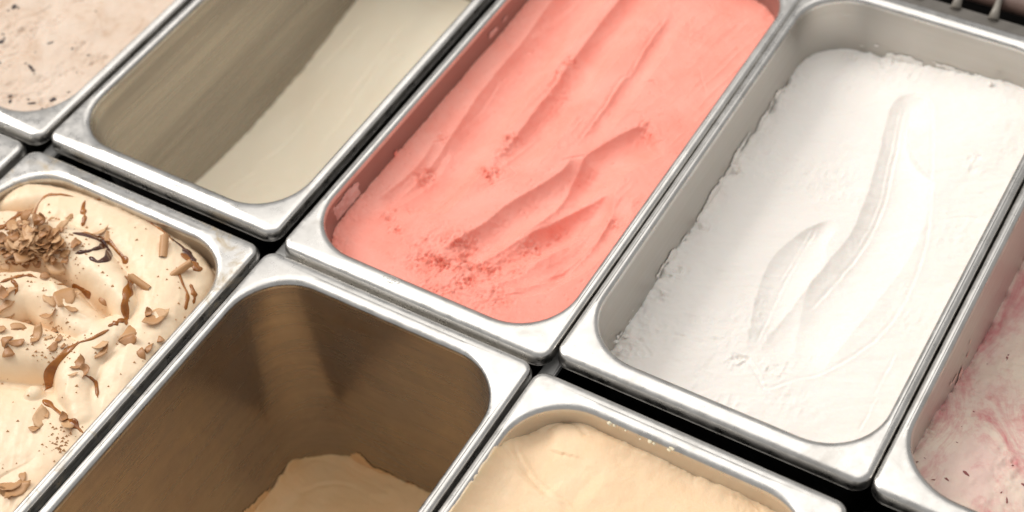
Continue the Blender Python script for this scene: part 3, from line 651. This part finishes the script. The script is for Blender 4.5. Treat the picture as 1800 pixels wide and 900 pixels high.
# crumbs: too small to pick apart
cv = []; cf = []
for i in range(640):
    r_ = rs.random()
    if r_ < .45: u, v = rs.gauss(60, 48), rs.gauss(440, 34)
    elif r_ < .6: u, v = rs.gauss(95, 22), rs.gauss(590, 22)
    elif r_ < .75: u, v = rs.gauss(115, 15), rs.gauss(775, 18)
    else: u, v = rs.uniform(0, 330), rs.uniform(380, 850)
    p = onsurf(u, v, zf_whip, ZT)
    if p[0] > -181 or p[0] < -330 or p[1] > -28 or u < -20: continue
    s = rs.uniform(.25, 1.1); b0 = len(cv)
    for q in ((1, 0, 0), (-.6, .8, 0), (-.6, -.8, .1), (0, .1, .8)):
        cv.append(((p[0]+q[0]*s*rs.uniform(.6, 1.3))*MM, (p[1]+q[1]*s*rs.uniform(.6, 1.3))*MM, (p[2]+.1+q[2]*s)*MM))
    cf += [(b0, b0+1, b0+3), (b0+1, b0+2, b0+3), (b0+2, b0, b0+3), (b0, b0+2, b0+1)]
tag(mesh_obj('chocolate_crumbs', cv, cf, M_FLK, None, False), 'fine milk chocolate crumbs strewn over the whipped gelato', 'chocolate', kind='stuff')

# ------------------------------------------------------------------ chips and seeds (parts)
def chip_mesh(i, name, mat):
    rs_ = np.random.RandomState(900+i); bm = bmesh.new(); bmesh.ops.create_icosphere(bm, subdivisions=1, radius=1.0)
    for v_ in bm.verts: v_.co *= rs_.uniform(.6, 1.25); v_.co.z *= .5
    me = bpy.data.meshes.new(name); bm.to_mesh(me); bm.free(); me.materials.append(mat); return me
M_CHIP = plain('dark_chocolate_chip', (0.05, 0.035, 0.035), 0.5)
M_SEED = plain('berry_piece', (0.26, 0.06, 0.055), 0.45)
CH = [chip_mesh(i, 'chocolate_chip', M_CHIP) for i in range(5)]; SD = [chip_mesh(i, 'berry_piece', M_SEED) for i in range(5)]
def bit(meshes, name, u, v, s, zf, z0, parent, pan, sx=1.6):
    p = onsurf(u, v, zf, z0); o = bpy.data.objects.new(name, rs.choice(meshes)); COL.objects.link(o); o.parent = parent
    q = local(pan, np.array(p)); o.location = q; o.scale = (s*MM*sx, s*MM, s*MM); o.rotation_euler = (0, 0, rs.uniform(0, 3.14))
for (u, v, s) in [(25,12,2.0),(32,15,1.4),(15,20,1.4),(3,74,1.8),(8,68,1.0),(88,76,1.5),(54,118,1.9),(58,124,1.2),(18,178,1.7),(55,182,1.6),(90,177,1.9),(95,173,1.2),(50,175,1.1),(75,192,.9),(128,85,.9),(0,112,1.1),(20,168,1.1),(120,162,1.0),(168,20,.8),(45,112,.8),(60,130,.8),(5,60,1.0),(62,92,.7),(155,97,.7),(135,128,.8)]:
    bit(CH, 'chocolate_chip', u, v, s*rs.uniform(.6, .95), zf_strac, ZS-.4, strac, P1, rs.uniform(1.2, 3.0))
for (u, v, s) in [(1612,812,1.2),(1625,805,.9),(1698,832,1.4),(1772,625,1.4),(1770,630,1.0),(1682,778,.9),(1664,842,1.0),(1642,844,1.2),(1760,866,1.4),(1770,880,1.3),(1780,818,.9),(1798,852,1.3),(1712,724,.7),(1690,750,.7),(1735,640,.7),(1600,825,.8)]:
    bit(SD, 'berry_piece', u, v, s*.5*rs.uniform(.6, 1.2), zf_berry, -35, berry, P5, rs.uniform(1.5, 3.2))
# crumbs of gelato on the rim and flecks of peach gelato on the back rim
k = cream('rim_crumb', (0.88, 0.78, 0.58), (0.86, 0.74, 0.52), 0.2, 0.5)
CR = [chip_mesh(i+30, 'gelato_crumb', k.m) for i in range(5)]
for (u, v, s, z) in [(1072,744,1.3,-2.2),(1080,748,.8,-2.6),(1142,776,1.2,-2.4),(1150,780,.8,-2.8),(1182,786,1.9,-2.0),(1176,790,1.2,-2.6),(1100,757,.6,-2.6),(1125,772,.5,-2.0)]:
    p = at(u, v, z); o = bpy.data.objects.new('gelato_crumb', rs.choice(CR)); COL.objects.link(o); o.parent = peach
    o.location = local(F3, np.array([p[0], p[1], z])); o.scale = (s*MM*1.2, s*MM, s*MM*1.2); o.rotation_euler = (0, 0, rs.uniform(0, 3))

# ------------------------------------------------------------------ smears of gelato on the pan walls (parts of the gelato)
def smear(parent, pan, side, s0, s1, z0, z1, mat, thr=0.0, seed=0, off=0.35, size=6.0):
    """ragged thin patch on a wall: side 'l','r','b'; s along the wall (local mm), z heights"""
    ns = int((s1-s0)/0.8)+2; nz = int((z1-z0)/0.8)+2; S, Z = np.meshgrid(np.linspace(s0, s1, ns), np.linspace(z0, z1, nz))
    e = np.minimum(np.minimum(S-s0, s1-S)/(0.3*(s1-s0)), np.minimum((z1-Z)/(0.45*(z1-z0)), 1.0))
    msk = fbm(S*0.6, Z, size, 4, seed)*0.8 + np.clip(e, 0, 1)*1.3-0.75 - thr
    o_ = off + 0.3*np.clip(msk, 0, 1)*(1+fbm(S, Z, 2, 2, seed+3)); sh = TAPER*(-Z-3)
    if side == 'l': P = np.stack([-(W/2-SIDE-sh)+o_, S, Z], -1)
    elif side == 'r': P = np.stack([(W/2-SIDE-sh)-o_, S, Z], -1)
    else: P = np.stack([S, (L/2-END-sh)-o_, Z], -1)
    P = P.reshape(-1, 3)*MM; idx = np.arange(ns*nz).reshape(nz, ns); F = []
    for i in range(nz-1):
        for j in range(ns-1):
            if msk[i, j] > 0 and msk[i+1, j] > 0 and msk[i, j+1] > 0 and msk[i+1, j+1] > 0: F.append((idx[i,j], idx[i,j+1], idx[i+1,j+1], idx[i+1,j]))
    if F: return mesh_obj('smear', P, F, mat, parent)
m_p = pink.data.materials[0]; m_w = white.data.materials[0]
ly = lambda pan, y: y-pan.cy
k = cream('frosty_pink_film', (0.72, 0.46, 0.41), (0.60, 0.33, 0.28), 0.2, 0.6, 90, 0.0006, 0.5)
smear(pink, P3, 'l', ly(P3, 24), ly(P3, 64), -17, -3.8, k.m, -0.25, 1, 0.2, 14)
smear(pink, P3, 'l', ly(P3, 88), ly(P3, 98), -20, -12, m_p, 0.1, 2)
smear(pink, P3, 'l', ly(P3, 190), ly(P3, 225), -16, -7, k.m, 0.55, 4, size=4)
smear(white, P4, 'l', ly(P4, 40), ly(P4, 290), -46, -35, m_w, 0.12, 5, size=6)
smear(white, P4, 'l', ly(P4, 150), ly(P4, 295), -46, -30, m_w, 0.35, 15, size=5)
smear(white, P4, 'b', -60, 70, -46, -27, m_w, 0.12, 6, size=7)
smear(white, P4, 'b', 10, 75, -40, -24, m_w, 0.4, 16, size=5)
smear(berry, P5, 'l', ly(P5, 30), ly(P5, 150), -60, -20, berry.data.materials[0], 0.45, 7, size=6)

sv = []; sf = []
c0 = at(688, 491, 0); c1 = local(P3, np.array([c0[0], c0[1], 0.0]))/MM
for i in range(24):
    a_ = 2*math.pi*i/24
    for r_ in (1.0, 0.90): sv.append(((c1[0]+5.2*r_*math.cos(a_))*MM, (c1[1]+2.0*r_*math.sin(a_))*MM, 0.05*MM))
for i in range(24): q = 2*i; n_ = 2*((i+1) % 24); sf.append((q, n_, n_+1, q+1))
for (xa, ya, xb, yb) in ((-3, .8, -2.2, -.8), (-2.2, -.8, -1.4, .8), (-.8, -.8, -.8, .8), (-.8, .8, .5, .8), (.5, .8, .5, -.8), (1.3, -.8, 1.3, .8), (1.3, .8, 2.6, -.8), (2.6, -.8, 2.6, .8)):
    d_ = Vector((xb-xa, yb-ya, 0)).normalized(); n2 = Vector((-d_.y, d_.x, 0))*0.16; b0 = len(sv)
    for (px_, py_, sg_) in ((xa, ya, 1), (xb, yb, 1), (xb, yb, -1), (xa, ya, -1)): sv.append(((c1[0]+px_+n2.x*sg_)*MM, (c1[1]+py_+n2.y*sg_)*MM, 0.055*MM))
    sf.append((b0, b0+1, b0+2, b0+3))
o = mesh_obj('stamp', sv, sf, plain('stamped_mark', (0.46, 0.44, 0.41), 0.4, 1.0), P3.root, False); o['label'] = 'faint oval maker stamp on the rim'
def stray(parent, pan, spots, mat):
    ms = [chip_mesh(60+i, 'gelato_crumb', mat) for i in range(4)]
    for (u, v, s_, z) in spots:
        p = at(u, v, z); o = bpy.data.objects.new('gelato_crumb', rs.choice(ms)); COL.objects.link(o); o.parent = parent
        o.location = local(pan, np.array([p[0], p[1], z])); o.scale = (s_*MM*1.3, s_*MM, s_*MM*.8); o.rotation_euler = (0, 0, rs.uniform(0, 3))
stray(pink, P3, [(566,411,1.2,-2),(571,416,.9,-3),(564,403,.7,-3),(600,442,.6,-1),(930,95,.8,-8)], m_p)
stray(white, P4, [(1088,612,1.8,-40),(1083,600,1.3,-38),(1100,590,1.5,-42),(1163,512,1.2,-41),(1290,292,1.5,-38),(1180,480,1.2,-41),(1748,152,2.5,-28),(1740,146,1.6,-26)], m_w)
smear(brown, F2, 'l', ly(F2, -140), ly(F2, -40), -158, -128, brown.data.materials[0], 0.3, 21, size=7)
smear(brown, F2, 'b', -72, 40, -158, -136, brown.data.materials[0], 0.25, 22, size=7)
stray(brown, F2, [(495,775,1.6,-128),(503,779,1.0,-130),(428,704,.8,-105),(452,880,1.8,-140),(460,870,1.2,-140)], brown.data.materials[0])
stray(strac, P1, [(96,194,.9,-.5),(74,190,.6,-.5)], M_CHIP)
# ------------------------------------------------------------------ support bar between the rows, grille at the back
for x, lab in ((-340.5, 'pale metal bar below the seam left of the pale cream pan'), (-170.2, 'pale metal bar below the seam left of the pink pan'), (-2.2, 'pale metal bar below the seam between pink and white pans')):
    tag(box('support_bar', x-4.0, x+4.0, YF+2, YB-60, -20, -15.5, M_RAIL, None, 0.8), lab, 'support bar', 'bars under the pans')
g = empty('vent_grille', (0.10, 0.341, -0.008)); tag(g, 'dark ribbed grille behind the white pan at the top right corner', 'grille')
M_GR = plain('brown_grille_metal', (0.16, 0.10, 0.08), 0.4); M_GP = plain('grille_post', (0.26, 0.235, 0.20), 0.4); M_LEDGE = plain('ledge_steel', (0.20, 0.185, 0.165), 0.45, 0.6)
def cyl(name, p0, p1, rad, mat, parent, seg=16):
    V = []; F = []; p0 = Vector(p0); p1 = Vector(p1); q = (p1-p0).to_track_quat('Z', 'Y'); n = len(rad)
    for i, r in enumerate(rad):
        c = p0.lerp(p1, i/(n-1))
        for k_ in range(seg):
            a = 2*math.pi*k_/seg; V.append((c+q @ Vector((math.cos(a)*r, math.sin(a)*r, 0)))*MM)
    for i in range(n-1):
        for k_ in range(seg):
            F.append((i*seg+k_, i*seg+(k_+1) % seg, (i+1)*seg+(k_+1) % seg, (i+1)*seg+k_))
    F.append(tuple(range(seg))[::-1]); F.append(tuple(range((n-1)*seg, n*seg)))
    return mesh_obj(name, V, F, mat, parent)
box('ledge', -300, 300, -12.5, 1, -3, 0, M_LEDGE, g, 0.8)
cyl('bar', (-300, 17, 0), (300, 17, 0), [6.0, 6.0], M_GR, g); cyl('bar', (-300, 33, 5), (300, 33, 5), [6.0, 6.0], M_GR, g)
for i in range(-10, 9):
    cyl('post', (i*23+6, -2, 0), (i*23+2, 34, 14), [3.4, 2.2, 1.7, 1.6, 1.7, 2.2], M_GP, g, 12)
